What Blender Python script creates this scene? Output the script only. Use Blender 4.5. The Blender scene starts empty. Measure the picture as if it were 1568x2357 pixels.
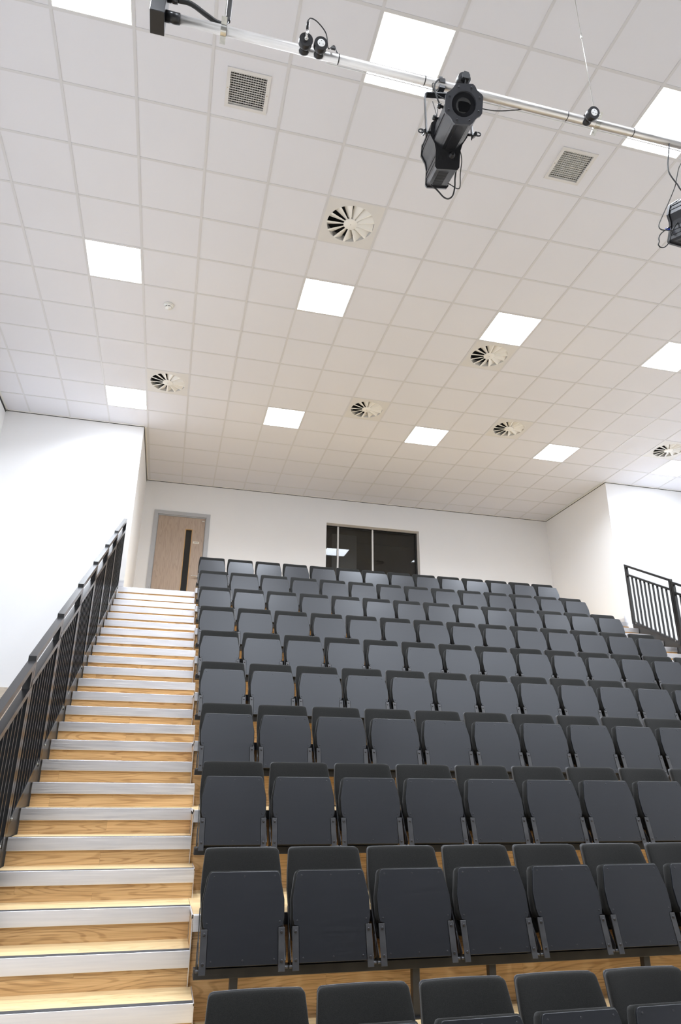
import bpy, bmesh, math, random
from mathutils import Vector, Matrix
random.seed(7)
S = bpy.context.scene
COL = S.collection

# ------------------------------------------------------------------ camera, world, light, exposure
FPX = 1566.473
cam_d = bpy.data.cameras.new('camera'); cam = bpy.data.objects.new('camera', cam_d); COL.objects.link(cam)
cam_d.sensor_fit = 'VERTICAL'; cam_d.sensor_height = 36.0; cam_d.lens = FPX / 2357 * 36.0
cam_d.clip_start = 0.05; cam_d.clip_end = 100
def camrot(p, y, r):
    return Matrix.Rotation(y, 3, 'Z') @ Matrix.Rotation(p, 3, 'X') @ Matrix.Rotation(r, 3, 'Y')
Rc = camrot(math.radians(21.35385), math.radians(-13.61707), math.radians(-0.67787))
cx, cf, cu = Rc.col[0], Rc.col[1], Rc.col[2]
CAMLOC = Vector((1.95058, -3.78187, 1.61903))
cam.matrix_world = Matrix(((cx[0], cu[0], -cf[0], CAMLOC[0]), (cx[1], cu[1], -cf[1], CAMLOC[1]),
                           (cx[2], cu[2], -cf[2], CAMLOC[2]), (0, 0, 0, 1)))
S.camera = cam
W = bpy.data.worlds.new('world'); S.world = W; W.use_nodes = True
W.node_tree.nodes['Background'].inputs[0].default_value = (0, 0, 0, 1)
PANEL_STRENGTH = 4.0      # what the diffuser shows
PANEL_WATTS = 12.9        # light thrown by each panel's lamp
PANEL_SPREAD = 145        # degrees, the diffusers throw mostly downward
PANEL_COLOR = (0.925, 0.985, 1.075)
S.view_settings.view_transform = 'Standard'; S.view_settings.look = 'None'
S.view_settings.exposure = 2.05; S.view_settings.gamma = 1.0; S.view_settings.use_curve_mapping = False
S.cycles.use_denoising = True
S.cycles.max_bounces = 10; S.cycles.diffuse_bounces = 6; S.cycles.glossy_bounces = 4; S.cycles.transmission_bounces = 6
S.cycles.sample_clamp_indirect = 6.0
S.cycles.caustics_reflective = False; S.cycles.caustics_refractive = False

# ------------------------------------------------------------------ dimensions
RISE, RUN = 0.156648, 0.282757
LAND = 27 * RISE                  # landing height 4.229
CEIL = 6.9325
Y0 = 6.58258                      # landing nosing of the aisle stairs
SN = 0.27824                      # seating decks come this much further forward
ROWRUN = 3 * RUN
BACK = 8.767
FACE = 6.57
XL, XRL, XRR, XR = -0.96, 1.138, 9.65, 11.75
YR = -8.6
SX0, PITCH, NSEAT = 2.2427 + 0.193, 0.46522, 14
STL, STR = 1.075, 2.186           # left aisle stair
RTL, RTR = 8.775, 9.70            # right aisle stair
def nose(R): return Y0 - SN - R * ROWRUN
def deckz(R): return LAND - 3 * R * RISE

# ------------------------------------------------------------------ materials
def mat(name, col=(.5, .5, .5), rough=.5, metal=0.0, spec=None, **k):
    m = bpy.data.materials.new(name); m.use_nodes = True
    b = m.node_tree.nodes['Principled BSDF']
    b.inputs['Base Color'].default_value = (*col, 1); b.inputs['Roughness'].default_value = rough
    b.inputs['Metallic'].default_value = metal
    if spec is not None: b.inputs['Specular IOR Level'].default_value = spec
    for kk, v in k.items(): b.inputs[kk.replace('_', ' ')].default_value = v
    return m
def N(m, t, **k):
    n = m.node_tree.nodes.new(t)
    for a, v in k.items(): setattr(n, a, v)
    return n
def L(m, a, b): m.node_tree.links.new(a, b)
def bs(m): return m.node_tree.nodes['Principled BSDF']
def ramp(m, stops):
    r = N(m, 'ShaderNodeValToRGB'); e = r.color_ramp.elements
    while len(e) < len(stops): e.new(.5)
    for i, (p, c) in enumerate(stops): e[i].position = p; e[i].color = (*c, 1)
    return r
def noise_var(m, c1, c2, scale=3.0, vec_scale=(1, 1, 1), detail=4, rough_var=None, bump=None):
    tc = N(m, 'ShaderNodeTexCoord'); mp = N(m, 'ShaderNodeMapping'); mp.inputs['Scale'].default_value = vec_scale
    L(m, tc.outputs['Object'], mp.inputs[0])
    n = N(m, 'ShaderNodeTexNoise'); n.inputs['Scale'].default_value = scale; n.inputs['Detail'].default_value = detail
    L(m, mp.outputs[0], n.inputs['Vector'])
    r = ramp(m, [(.3, c1), (.7, c2)]); L(m, n.outputs['Fac'], r.inputs[0]); L(m, r.outputs[0], bs(m).inputs['Base Color'])
    if rough_var:
        mr = N(m, 'ShaderNodeMapRange'); mr.inputs[1].default_value = .3; mr.inputs[2].default_value = .7
        mr.inputs[3].default_value, mr.inputs[4].default_value = rough_var
        L(m, n.outputs['Fac'], mr.inputs[0]); L(m, mr.outputs[0], bs(m).inputs['Roughness'])
    if bump:
        b = N(m, 'ShaderNodeBump'); b.inputs['Strength'].default_value = bump[0]; b.inputs['Distance'].default_value = bump[1]
        L(m, n.outputs['Fac'], b.inputs['Height']); L(m, b.outputs[0], bs(m).inputs['Normal'])
    return n

def wood(name, c_lo, c_mid, c_hi, axes='xz', plank=(1.3, .105), rough=.38, bandscale=9.0, seam=.0004, grain=95.0):
    """laminate boards: the plank grid and the grain run in the surface's own axes"""
    m = mat(name, c_mid, rough)
    tc = N(m, 'ShaderNodeTexCoord'); sp = N(m, 'ShaderNodeSeparateXYZ'); L(m, tc.outputs['Object'], sp.inputs[0])
    cb = N(m, 'ShaderNodeCombineXYZ')
    idx = {'x': 0, 'y': 1, 'z': 2}
    L(m, sp.outputs[idx[axes[0]]], cb.inputs[0]); L(m, sp.outputs[idx[axes[1]]], cb.inputs[1])
    br = N(m, 'ShaderNodeTexBrick'); br.offset = .37; br.inputs['Scale'].default_value = 1.0
    br.inputs['Brick Width'].default_value = plank[0]; br.inputs['Row Height'].default_value = plank[1]
    br.inputs['Mortar Size'].default_value = seam; br.inputs['Mortar Smooth'].default_value = .1
    br.inputs['Color1'].default_value = (0, 0, 0, 1); br.inputs['Color2'].default_value = (1, 1, 1, 1); br.inputs['Mortar'].default_value = (.5, .5, .5, 1)
    L(m, cb.outputs[0], br.inputs['Vector'])
    # every board gets its own piece of grain
    sc = N(m, 'ShaderNodeVectorMath', operation='SCALE'); sc.inputs[3].default_value = 7.3
    L(m, br.outputs['Color'], sc.inputs[0])
    ad = N(m, 'ShaderNodeVectorMath', operation='ADD'); L(m, cb.outputs[0], ad.inputs[0]); L(m, sc.outputs[0], ad.inputs[1])
    mp = N(m, 'ShaderNodeMapping'); mp.inputs['Scale'].default_value = (.85, bandscale * .8, 1); L(m, ad.outputs[0], mp.inputs[0])
    n1 = N(m, 'ShaderNodeTexNoise'); n1.inputs['Scale'].default_value = 1.35; n1.inputs['Detail'].default_value = 1.2
    L(m, mp.outputs[0], n1.inputs['Vector'])
    mul = N(m, 'ShaderNodeMath', operation='MULTIPLY'); mul.inputs[1].default_value = grain; L(m, n1.outputs['Fac'], mul.inputs[0])
    sn = N(m, 'ShaderNodeMath', operation='SINE'); L(m, mul.outputs[0], sn.inputs[0])
    mp2 = N(m, 'ShaderNodeMapping'); mp2.inputs['Scale'].default_value = (2.2, 150, 1); L(m, ad.outputs[0], mp2.inputs[0])
    n2 = N(m, 'ShaderNodeTexNoise'); n2.inputs['Scale'].default_value = 1.5; n2.inputs['Detail'].default_value = 3; L(m, mp2.outputs[0], n2.inputs['Vector'])
    li = N(m, 'ShaderNodeMapRange', interpolation_type='SMOOTHSTEP'); li.inputs[1].default_value = .25; li.inputs[2].default_value = 1.0
    li.inputs[3].default_value = .05; li.inputs[4].default_value = -.13; L(m, sn.outputs[0], li.inputs[0])
    a = N(m, 'ShaderNodeMath', operation='ADD'); a.inputs[1].default_value = 0; L(m, li.outputs[0], a.inputs[0])
    b = N(m, 'ShaderNodeMath', operation='ADD'); L(m, a.outputs[0], b.inputs[0]); L(m, n2.outputs['Fac'], b.inputs[1])
    r = ramp(m, [(.26, c_lo), (.52, c_mid), (.76, c_hi)]); L(m, b.outputs[0], r.inputs[0])
    hv = N(m, 'ShaderNodeHueSaturation'); L(m, r.outputs[0], hv.inputs['Color'])
    mr = N(m, 'ShaderNodeMapRange'); mr.inputs[3].default_value = .90; mr.inputs[4].default_value = 1.09
    L(m, br.outputs['Color'], mr.inputs[0]); L(m, mr.outputs[0], hv.inputs['Value'])
    mx = N(m, 'ShaderNodeMix', data_type='RGBA'); mx.inputs[7].default_value = tuple([c * .75 for c in c_lo]) + (1,)
    L(m, br.outputs['Fac'], mx.inputs[0]); L(m, hv.outputs[0], mx.inputs[6]); L(m, mx.outputs[2], bs(m).inputs['Base Color'])
    return m

M = {}
M['wall'] = mat('wall_paint', (.90, .90, .905), .75, spec=.25); noise_var(M['wall'], (.895, .895, .90), (.905, .905, .91), 1.3, bump=None)
M['tile'] = mat('ceiling_tile', (.76, .76, .79), .85, spec=.2)
_n = noise_var(M['tile'], (.735, .74, .785), (.755, .76, .805), .55, bump=None)
M['grid'] = mat('ceiling_grid_steel', (.65, .65, .67), .35, spec=.5)
M['gap'] = mat('gap_shade_paint', (.05, .048, .045), .8)  # dark colour stands for the shade inside the gap
M['alu'] = mat('aluminium', (.80, .79, .82), .34, metal=.92)
def brushed(m, c1, c2, axis_scale, rough):
    n = noise_var(m, c1, c2, 2.0, axis_scale, 5, rough_var=rough)
brushed(M['alu'], (.86, .86, .90), (.93, .93, .965), (2.0, 60, 60), (.36, .50))
M['strip'] = mat('grip_strip', (.035, .037, .042), .6); noise_var(M['strip'], (.03, .032, .036), (.045, .047, .052), 160)
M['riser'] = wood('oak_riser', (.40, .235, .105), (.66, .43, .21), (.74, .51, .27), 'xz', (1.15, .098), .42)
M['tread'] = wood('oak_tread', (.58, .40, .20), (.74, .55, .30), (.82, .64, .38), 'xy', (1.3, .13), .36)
M['floor'] = wood('oak_floor', (.52, .48, .42), (.64, .60, .54), (.70, .67, .61), 'xy', (1.5, .15), .34)
M['sidewood'] = wood('oak_side', (.36, .21, .09), (.56, .36, .17), (.66, .45, .23), 'yz', (1.15, .098), .42)
M['added_drape'] = mat('added_drape_cloth', (.02, .02, .022), .95); noise_var(M['added_drape'], (.015, .015, .017), (.028, .028, .03), 2, (8, 1, .3))
M['clad'] = wood('wall_boarding', (.50, .43, .345), (.62, .54, .44), (.68, .60, .50), 'xz', (1.9, .07), .5, seam=.002)
M['black'] = mat('black_steel', (.022, .023, .026), .36, spec=.5); noise_var(M['black'], (.020, .021, .024), (.027, .028, .031), 9, rough_var=(.30, .42))
M['rail'] = mat('railing_paint', (.013, .013, .014), .24, spec=.6); noise_var(M['rail'], (.012, .012, .013), (.014, .014, .015), 6)
M['stringer'] = mat('stringer_paint', (.03, .029, .028), .34, spec=.55); noise_var(M['stringer'], (.027, .026, .025), (.034, .033, .032), 3)
M['board'] = mat('seat_board_laminate', (.006, .0065, .009), .40, spec=.70, Specular_Tint=(.94, .965, 1.0, 1))
noise_var(M['board'], (.0064, .0072, .0100), (.0078, .0088, .0122), 6, (1, 1, 16), 4, rough_var=(.37, .41))
M['fabric'] = mat('seat_fabric', (.026, .026, .024), .95, spec=.15, Sheen_Weight=.12, Sheen_Roughness=.5)
noise_var(M['fabric'], (.008, .008, .0075), (.019, .019, .0175), 420, detail=2, bump=(.35, .0012))
M['shell'] = mat('seat_shell', (.045, .046, .05), .40, spec=.6); noise_var(M['shell'], (.04, .041, .045), (.052, .053, .057), 20)
M['bracket'] = mat('bracket_steel', (.040, .041, .045), .38, spec=.6); noise_var(M['bracket'], (.035, .036, .04), (.047, .048, .052), 25, rough_var=(.32, .46))
M['screw'] = mat('screw_steel', (.05, .05, .055), .3, metal=.6); noise_var(M['screw'], (.04, .04, .045), (.07, .07, .075), 300)
M['zinc'] = mat('zinc_plate', (.66, .66, .62), .28, metal=.95); noise_var(M['zinc'], (.55, .55, .52), (.72, .72, .67), 40)
M['tube'] = mat('pipe_aluminium', (.80, .78, .75), .38, metal=.85); noise_var(M['tube'], (.72, .70, .67), (.86, .84, .82), 8, (1, 14, 14), rough_var=(.32, .48))
M['plastic'] = mat('black_plastic', (.018, .018, .02), .3, spec=.5); noise_var(M['plastic'], (.016, .016, .018), (.018, .018, .02), 30)
M['rubber'] = mat('cable_rubber', (.014, .014, .014), .5); noise_var(M['rubber'], (.012, .012, .012), (.018, .018, .018), 80)
M['socketface'] = mat('socket_face', (.82, .82, .81), .4); noise_var(M['socketface'], (.8, .8, .79), (.84, .84, .83), 40)
M['flange'] = mat('lamp_flange', (.05, .052, .06), .5); noise_var(M['flange'], (.045, .047, .055), (.056, .058, .067), 15)
M['lamp'] = mat('lamp_housing', (.022, .023, .027), .4, metal=.0, spec=.35); noise_var(M['lamp'], (.012, .0125, .015), (.018, .0185, .022), 15, rough_var=(.30, .42))
M['slot'] = mat('slot_dark', (.006, .006, .006), .8); noise_var(M['slot'], (.004, .004, .004), (.008, .008, .008), 40)
M['blue'] = mat('blue_plug', (.02, .06, .45), .4); noise_var(M['blue'], (.018, .055, .42), (.025, .07, .5), 40)
M['vent'] = mat('vent_paint', (.70, .69, .68), .5); noise_var(M['vent'], (.69, .68, .67), (.71, .70, .69), 8)
M['ventw'] = mat('vent_vane_paint', (.87, .86, .83), .42); noise_var(M['ventw'], (.86, .85, .82), (.88, .87, .84), 8)
M['dframe'] = mat('door_frame_paint', (.47, .48, .50), .4); noise_var(M['dframe'], (.46, .47, .49), (.49, .50, .52), 8)
M['door'] = wood('door_veneer', (.40, .305, .235), (.48, .375, .295), (.54, .43, .345), 'zx', (9, 5), .5, bandscale=12, grain=60)
M['bead'] = mat('oak_bead', (.52, .30, .11), .45); noise_var(M['bead'], (.47, .27, .10), (.57, .34, .13), 30, (1, 1, .1))
M['chrome'] = mat('satin_steel', (.7, .68, .65), .25, metal=.95); noise_var(M['chrome'], (.66, .64, .61), (.74, .72, .7), 30)
M['sign'] = mat('sign_plate', (.78, .74, .66), .5); noise_var(M['sign'], (.76, .72, .64), (.8, .76, .68), 20)
M['ink'] = mat('sign_ink', (.08, .07, .06), .6); noise_var(M['ink'], (.07, .06, .05), (.09, .08, .07), 20)
M['white'] = mat('white_plastic', (.85, .85, .83), .4); noise_var(M['white'], (.83, .83, .81), (.87, .87, .85), 30)
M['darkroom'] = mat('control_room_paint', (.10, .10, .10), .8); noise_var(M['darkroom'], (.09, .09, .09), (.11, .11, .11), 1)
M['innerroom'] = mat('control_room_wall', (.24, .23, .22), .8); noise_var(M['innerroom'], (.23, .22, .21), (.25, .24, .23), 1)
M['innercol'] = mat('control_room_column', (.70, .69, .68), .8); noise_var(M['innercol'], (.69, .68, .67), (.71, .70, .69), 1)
M['mull'] = mat('mullion_white', (.8, .8, .8), .4); noise_var(M['mull'], (.78, .78, .78), (.82, .82, .82), 8)
g = bpy.data.materials.new('window_glass'); g.use_nodes = True; g.node_tree.nodes.clear(); M['glass'] = g      # thin pane: clear, with a mirror reflection by angle
nn = N(g, 'ShaderNodeTexNoise'); nn.inputs['Scale'].default_value = .8
rr = ramp(g, [(.3, (.70, .71, .71)), (.7, (.74, .75, .75))]); L(g, nn.outputs['Fac'], rr.inputs[0]); 
tr_ = N(g, 'ShaderNodeBsdfTransparent'); gl_ = N(g, 'ShaderNodeBsdfGlossy'); gl_.inputs['Roughness'].default_value = 0.0
fr_ = N(g, 'ShaderNodeFresnel'); fr_.inputs[0].default_value = 1.5; mx_ = N(g, 'ShaderNodeMixShader'); og_ = N(g, 'ShaderNodeOutputMaterial')
L(g, rr.outputs[0], tr_.inputs[0]); L(g, fr_.outputs[0], mx_.inputs[0]); L(g, tr_.outputs[0], mx_.inputs[1]); L(g, gl_.outputs[0], mx_.inputs[2]); L(g, mx_.outputs[0], og_.inputs[0])
ln = mat('lens_glass', (.95, .96, .97), 0.0); bs(ln).inputs['Transmission Weight'].default_value = 1.0; bs(ln).inputs['IOR'].default_value = 1.75; M['lens'] = ln
em = bpy.data.materials.new('light_panel'); em.use_nodes = True; nt = em.node_tree; nt.nodes.clear()
o_ = nt.nodes.new('ShaderNodeOutputMaterial'); e_ = nt.nodes.new('ShaderNodeEmission')
e_.inputs[0].default_value = (*PANEL_COLOR, 1); e_.inputs[1].default_value = PANEL_STRENGTH; nt.links.new(e_.outputs[0], o_.inputs[0]); M['emit'] = em

# ------------------------------------------------------------------ helpers
class MB:
    def __init__(s): s.bm = bmesh.new(); s.mats = []; s.cur = 0
    def m(s, name):
        if name not in s.mats: s.mats.append(name)
        s.cur = s.mats.index(name); return s
    def face(s, vs, smooth=False):
        try:
            f = s.bm.faces.new(vs); f.material_index = s.cur; f.smooth = smooth; return f
        except ValueError: return None
    def v(s, p): return s.bm.verts.new(p)
    def box(s, x0, x1, y0, y1, z0, z1, T=None, bev=0):
        if bev > 0:
            t = bmesh.new(); bmesh.ops.create_cube(t, size=1)
            for q in t.verts: q.co = Vector((x0 + (x1 - x0) * (q.co.x + .5), y0 + (y1 - y0) * (q.co.y + .5), z0 + (z1 - z0) * (q.co.z + .5)))
            bmesh.ops.bevel(t, geom=t.edges[:], offset=bev, segments=2, affect='EDGES', profile=.5)
            mp = {}
            for q in t.verts: mp[q] = s.v(T @ q.co if T else q.co)
            for f in t.faces: s.face([mp[q] for q in f.verts])
            t.free(); return s
        P = [Vector(p) for p in ((x0, y0, z0), (x1, y0, z0), (x1, y1, z0), (x0, y1, z0), (x0, y0, z1), (x1, y0, z1), (x1, y1, z1), (x0, y1, z1))]
        if T: P = [T @ p for p in P]
        V = [s.v(p) for p in P]
        for f in ((3, 2, 1, 0), (4, 5, 6, 7), (0, 1, 5, 4), (1, 2, 6, 5), (2, 3, 7, 6), (3, 0, 4, 7)): s.face([V[i] for i in f])
        return s
    def prism(s, prof, a, b, T=None, smooth=False, cap=True):
        """prof: list of (u,v); extruded along w from a to b; T maps (u,v,w)"""
        T = T or Matrix.Identity(4)
        A = [s.v(T @ Vector((u, v, a))) for u, v in prof]; B = [s.v(T @ Vector((u, v, b))) for u, v in prof]
        n = len(prof)
        for i in range(n): s.face([A[i], A[(i + 1) % n], B[(i + 1) % n], B[i]], smooth)
        if cap: s.face(A[::-1]); s.face(B)
        return s
    def frame(s, o, d):
        d = Vector(d).normalized(); h = Vector((0, 0, 1)) if abs(d.z) < .9 else Vector((1, 0, 0))
        x = h.cross(d).normalized(); y = d.cross(x)
        return Matrix(((x[0], y[0], d[0], o[0]), (x[1], y[1], d[1], o[1]), (x[2], y[2], d[2], o[2]), (0, 0, 0, 1)))
    def lathe(s, o, d, prof, n=20, T=None, smooth=True):
        """prof: list of (r, h) along d from o"""
        F = s.frame(Vector(o), d); rings = []
        for r, h in prof:
            rings.append([s.v((T @ (F @ Vector((r * math.cos(2 * math.pi * i / n), r * math.sin(2 * math.pi * i / n), h)))) if T else F @ Vector((r * math.cos(2 * math.pi * i / n), r * math.sin(2 * math.pi * i / n), h))) for i in range(n)])
        for a, b in zip(rings, rings[1:]):
            for i in range(n): s.face([a[i], a[(i + 1) % n], b[(i + 1) % n], b[i]], smooth)
        s.face(rings[0][::-1]); s.face(rings[-1]); return s
    def cyl(s, p0, p1, r, n=14, T=None):
        p0 = Vector(p0); p1 = Vector(p1); d = p1 - p0
        return s.lathe(p0, d, [(r, 0), (r, d.length)], n, T)
    def tube(s, pts, r, n=8, sub=8):
        P = [Vector(p) for p in pts]; Q = []
        if len(P) > 2:
            E = [2 * P[0] - P[1]] + P + [2 * P[-1] - P[-2]]
            for i in range(1, len(E) - 2):
                a, b, c, d = E[i - 1:i + 3]
                for k in range(sub):
                    t = k / sub
                    Q.append(.5 * ((2 * b) + (c - a) * t + (2 * a - 5 * b + 4 * c - d) * t * t + (3 * b - a - 3 * c + d) * t ** 3))
            Q.append(P[-1])
        else: Q = P
        up = Vector((0, 0, 1)); prev = None; rings = []
        for i, q in enumerate(Q):
            d = (Q[min(i + 1, len(Q) - 1)] - Q[max(i - 1, 0)]).normalized()
            x = (prev if prev else (up if abs(d.z) < .9 else Vector((1, 0, 0))).cross(d)); x = (x - x.dot(d) * d).normalized(); prev = x
            y = d.cross(x)
            rings.append([s.v(q + r * (math.cos(2 * math.pi * j / n) * x + math.sin(2 * math.pi * j / n) * y)) for j in range(n)])
        for a, b in zip(rings, rings[1:]):
            for j in range(n): s.face([a[j], a[(j + 1) % n], b[(j + 1) % n], b[j]], True)
        s.face(rings[0][::-1]); s.face(rings[-1]); return s
    def build(s, name, mats=None, parent=None, loc=None):
        bmesh.ops.recalc_face_normals(s.bm, faces=s.bm.faces[:])
        me = bpy.data.meshes.new(name); s.bm.to_mesh(me); s.bm.free()
        for q in (s.mats or [mats]): me.materials.append(M[q])
        o = bpy.data.objects.new(name, me); COL.objects.link(o)
        if parent is not None: o.parent = parent
        if loc: o.location = loc
        return o
def off(P, d):  # shift so that a mesh made in world space can sit under an Empty at d
    return Matrix.Translation(-Vector(d))
def thing(name, label, cat, loc=(0, 0, 0), group=None):
    o = bpy.data.objects.new(name, None); o.empty_display_size = .1; COL.objects.link(o); o.location = loc
    o['label'] = label; o['category'] = cat
    if group: o['group'] = group
    return o
def tag(o, label, cat, group=None):
    o['label'] = label; o['category'] = cat
    if group: o['group'] = group
    return o
def struct(o): o['kind'] = 'structure'; return o
def part(mb, name, m, parent):
    """mesh made in world space, parented under a thing standing at parent.location"""
    wl = Vector(parent.location); p = parent.parent
    while p is not None: wl += Vector(p.location); p = p.parent
    for v in mb.bm.verts: v.co -= wl
    return mb.build(name, m, parent)
def copy_tree(o, parent=None):
    c = o.copy(); COL.objects.link(c)
    if parent is not None: c.parent = parent
    for ch in list(o.children): copy_tree(ch, c)
    return c
ORD = ['first', 'second', 'third', 'fourth', 'fifth', 'sixth', 'seventh', 'eighth', 'ninth', 'tenth', 'eleventh', 'twelfth', 'thirteenth', 'fourteenth']

# ------------------------------------------------------------------ room shell
def slab(name, x0, x1, y0, y1, z0, z1, m='wall'):
    return struct(MB().box(x0, x1, y0, y1, z0, z1).build(name, m))
WT = CEIL - .010   # walls stop at a shadow gap under the ceiling
struct(MB().box(XL - .2, XR + .2, YR - .2, BACK + .05, -.2, 0).build('floor', 'floor'))
slab('wall_left', XL - .15, XL, YR, FACE, 0, WT)
slab('wall_right', XR, XR + .15, YR, FACE, 0, WT)
slab('wall_front', XL - .15, XR + .15, YR - .15, YR, 0, WT)
slab('wall_front_added_drape', .6, 10.4, YR + .02, YR + .10, 0, 5.4, 'added_drape')  # unseen dark drape, added so the lower seat rows stay dark
slab('wall_left_return', XL - .15, XRL, FACE, BACK + .4, 0, WT)
slab('wall_right_return', XRR, XR + .15, FACE, BACK + .4, 0, WT)
# back wall with the openings of the door and the control room window
WX0, WX1, WZ0, WZ1 = 4.705, 6.672, 5.22, 6.408
DX0, DX1, DZ1 = 1.354, 2.402, 6.334
b = MB()
def wb(x0, x1, z0, z1): b.box(x0, x1, BACK, BACK + .26, z0, z1)
wb(XRL, DX0 + .03, 0, WT); wb(DX0 + .03, DX1 - .03, DZ1 - .03, WT); wb(DX0 + .03, DX1 - .03, 0, LAND)
wb(DX1 - .03, WX0, 0, WT); wb(WX0, WX1, WZ1, WT); wb(WX0, WX1, 0, WZ0); wb(WX1, XRR, 0, WT)
struct(b.build('wall_back', 'wall'))
# dark strips painted as the shade of the gap under the ceiling, and the white edge angle of the grid
n_ = 0
for (x0, y0, x1, y1, nx, ny, big) in ((XL, YR, XL, FACE, 1, 0, 1), (XL, FACE, XRL, FACE, 0, -1, 0), (XRL, FACE, XRL, BACK, 1, 0, 1),
                                 (XRL, BACK, XRR, BACK, 0, -1, 0), (XRR, BACK, XRR, FACE, -1, 0, 0), (XRR, FACE, XR, FACE, 0, -1, 0), (XR, FACE, XR, YR, -1, 0, 0)):
    n_ += 1
    bx0, bx1 = min(x0, x1), max(x0, x1); by0, by1 = min(y0, y1), max(y0, y1)
    if nx: bx0, bx1 = (x0 - .12, x0 + (-.001)) if nx > 0 else (x0 + .001, x0 + .12)
    else: by0, by1 = y0 + .001, y0 + .12
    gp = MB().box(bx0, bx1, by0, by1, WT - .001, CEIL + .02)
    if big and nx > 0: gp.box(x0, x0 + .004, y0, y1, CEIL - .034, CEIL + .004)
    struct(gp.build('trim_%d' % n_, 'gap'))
    w = .022
    if nx: ex0, ex1 = (x0 + .012, x0 + .012 + w) if nx > 0 else (x0 - .012 - w, x0 - .012); ey0, ey1 = by0, by1
    else: ex0, ex1 = bx0, bx1; ey0, ey1 = y0 - .012 - w, y0 - .012
    struct(MB().box(ex0, ex1, ey0, ey1, CEIL - .004, CEIL + .01).build('trim_%d' % (n_ + 20), 'ventw'))

# ------------------------------------------------------------------ ceiling: 600 mm tiles in an exposed grid
T6 = .6
LIGHTS = [(i, j) for j in (-1, -6, 4, 9) for i in (1, 5, 9, 13, 17) if not (j == 9 and False)]
SWIRLS = [(5, 2), (2, 8), (9, 5), (7, 8), (11, 8), (16, 8)]
VENTS = [(3, 0), (8, 0)]
skip = set(LIGHTS) | set(SWIRLS)
b = MB(); zt = CEIL + .004
i0, i1 = -2, 19; j0, j1 = -15, 14
def inroom(x0, x1, y0, y1):
    x0 = max(x0, XL); x1 = min(x1, XR); y0 = max(y0, YR); y1 = min(y1, BACK)
    if y0 >= FACE - .01: x0 = max(x0, XRL); x1 = min(x1, XRR)
    return (x0, x1, y0, y1) if x1 - x0 > .001 and y1 - y0 > .001 else None
for i in range(i0, i1 + 1):
    for j in range(j0, j1 + 1):
        if (i, j) in skip: continue
        x0, x1, y0, y1 = i * T6, (i + 1) * T6, j * T6, (j + 1) * T6
        if (i, j) in VENTS:   # opening cut in the tile for the grille
            cx_, cy_ = (x0 + x1) / 2, (y0 + y1) / 2; h = .152
            for q in ((x0, cx_ - h, y0, y1), (cx_ + h, x1, y0, y1), (cx_ - h, cx_ + h, y0, cy_ - h), (cx_ - h, cx_ + h, cy_ + h, y1)):
                b.box(q[0], q[1], q[2], q[3], zt, zt + .015)
            continue
        spl = [(y0, y1)]
        if y0 < FACE < y1: spl = [(y0, FACE), (FACE, y1)]
        for (a0, a1) in spl:
            q = inroom(x0, x1, a0, a1)
            if q: b.box(q[0], q[1], q[2], q[3], zt, zt + .015)
struct(b.build('ceiling', 'tile'))
b = MB(); hw = .012; zg = CEIL
for i in range(-1, 20):
    x = i * T6
    yb = BACK if XRL < x < XRR else FACE
    b.box(x - hw, x + hw, YR, yb, zg, zg + .02)
for j in range(-14, 15):
    y = j * T6
    xa, xb = (XL, XR) if y < FACE else (XRL, XRR)
    b.box(xa, xb, y - hw, y + hw, zg + .0006, zg + .0206)
struct(b.build('ceiling_grid', 'grid'))
# solid soffit above, so that nothing looks out through the openings
struct(MB().box(XL - .15, XR + .15, YR - .15, BACK + .26, CEIL + .30, CEIL + .34).build('ceiling_soffit', 'darkroom'))

# square light panels
names_row = {-1: 'front row above the lighting pipe', 4: 'middle row of panels', 9: 'back row of panels', -6: 'row over the stage side', -11: 'row by the front wall'}
names_col = {1: 'first from the left', 5: 'second from the left', 9: 'third from the left', 13: 'fourth from the left', 17: 'rightmost'}
proto = None
for (i, j) in LIGHTS:
    c = ((i + .5) * T6, (j + .5) * T6, CEIL)
    lab = 'square glowing ceiling panel, %s in the %s' % (names_col[i], names_row[j])
    if proto is None:
        proto = thing('ceiling_light', lab, 'ceiling light', c, 'square light panels in the ceiling')
        h = .292; k = .282
        f = MB()
        for q in ((-h, -k, -h, h), (k, h, -h, h), (-k, k, -h, -k), (-k, k, k, h)): f.box(q[0], q[1], q[2], q[3], .001, .05)
        f.box(-h, h, -h, h, .05, .054); f.build('panel_frame', 'white', proto)
        MB().box(-k, k, -k, k, .004, .012).build('diffuser', 'emit', proto)
        ld = bpy.data.lights.new('panel_lamp', 'AREA'); ld.shape = 'SQUARE'; ld.size = 2 * k; ld.energy = PANEL_WATTS; ld.color = PANEL_COLOR
        ld.spread = math.radians(PANEL_SPREAD)
        lo_ = bpy.data.objects.new('panel_lamp', ld); COL.objects.link(lo_); lo_.parent = proto; lo_.location = (0, 0, .002)
    else:
        o = copy_tree(proto); o.location = c; o['label'] = lab

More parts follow.
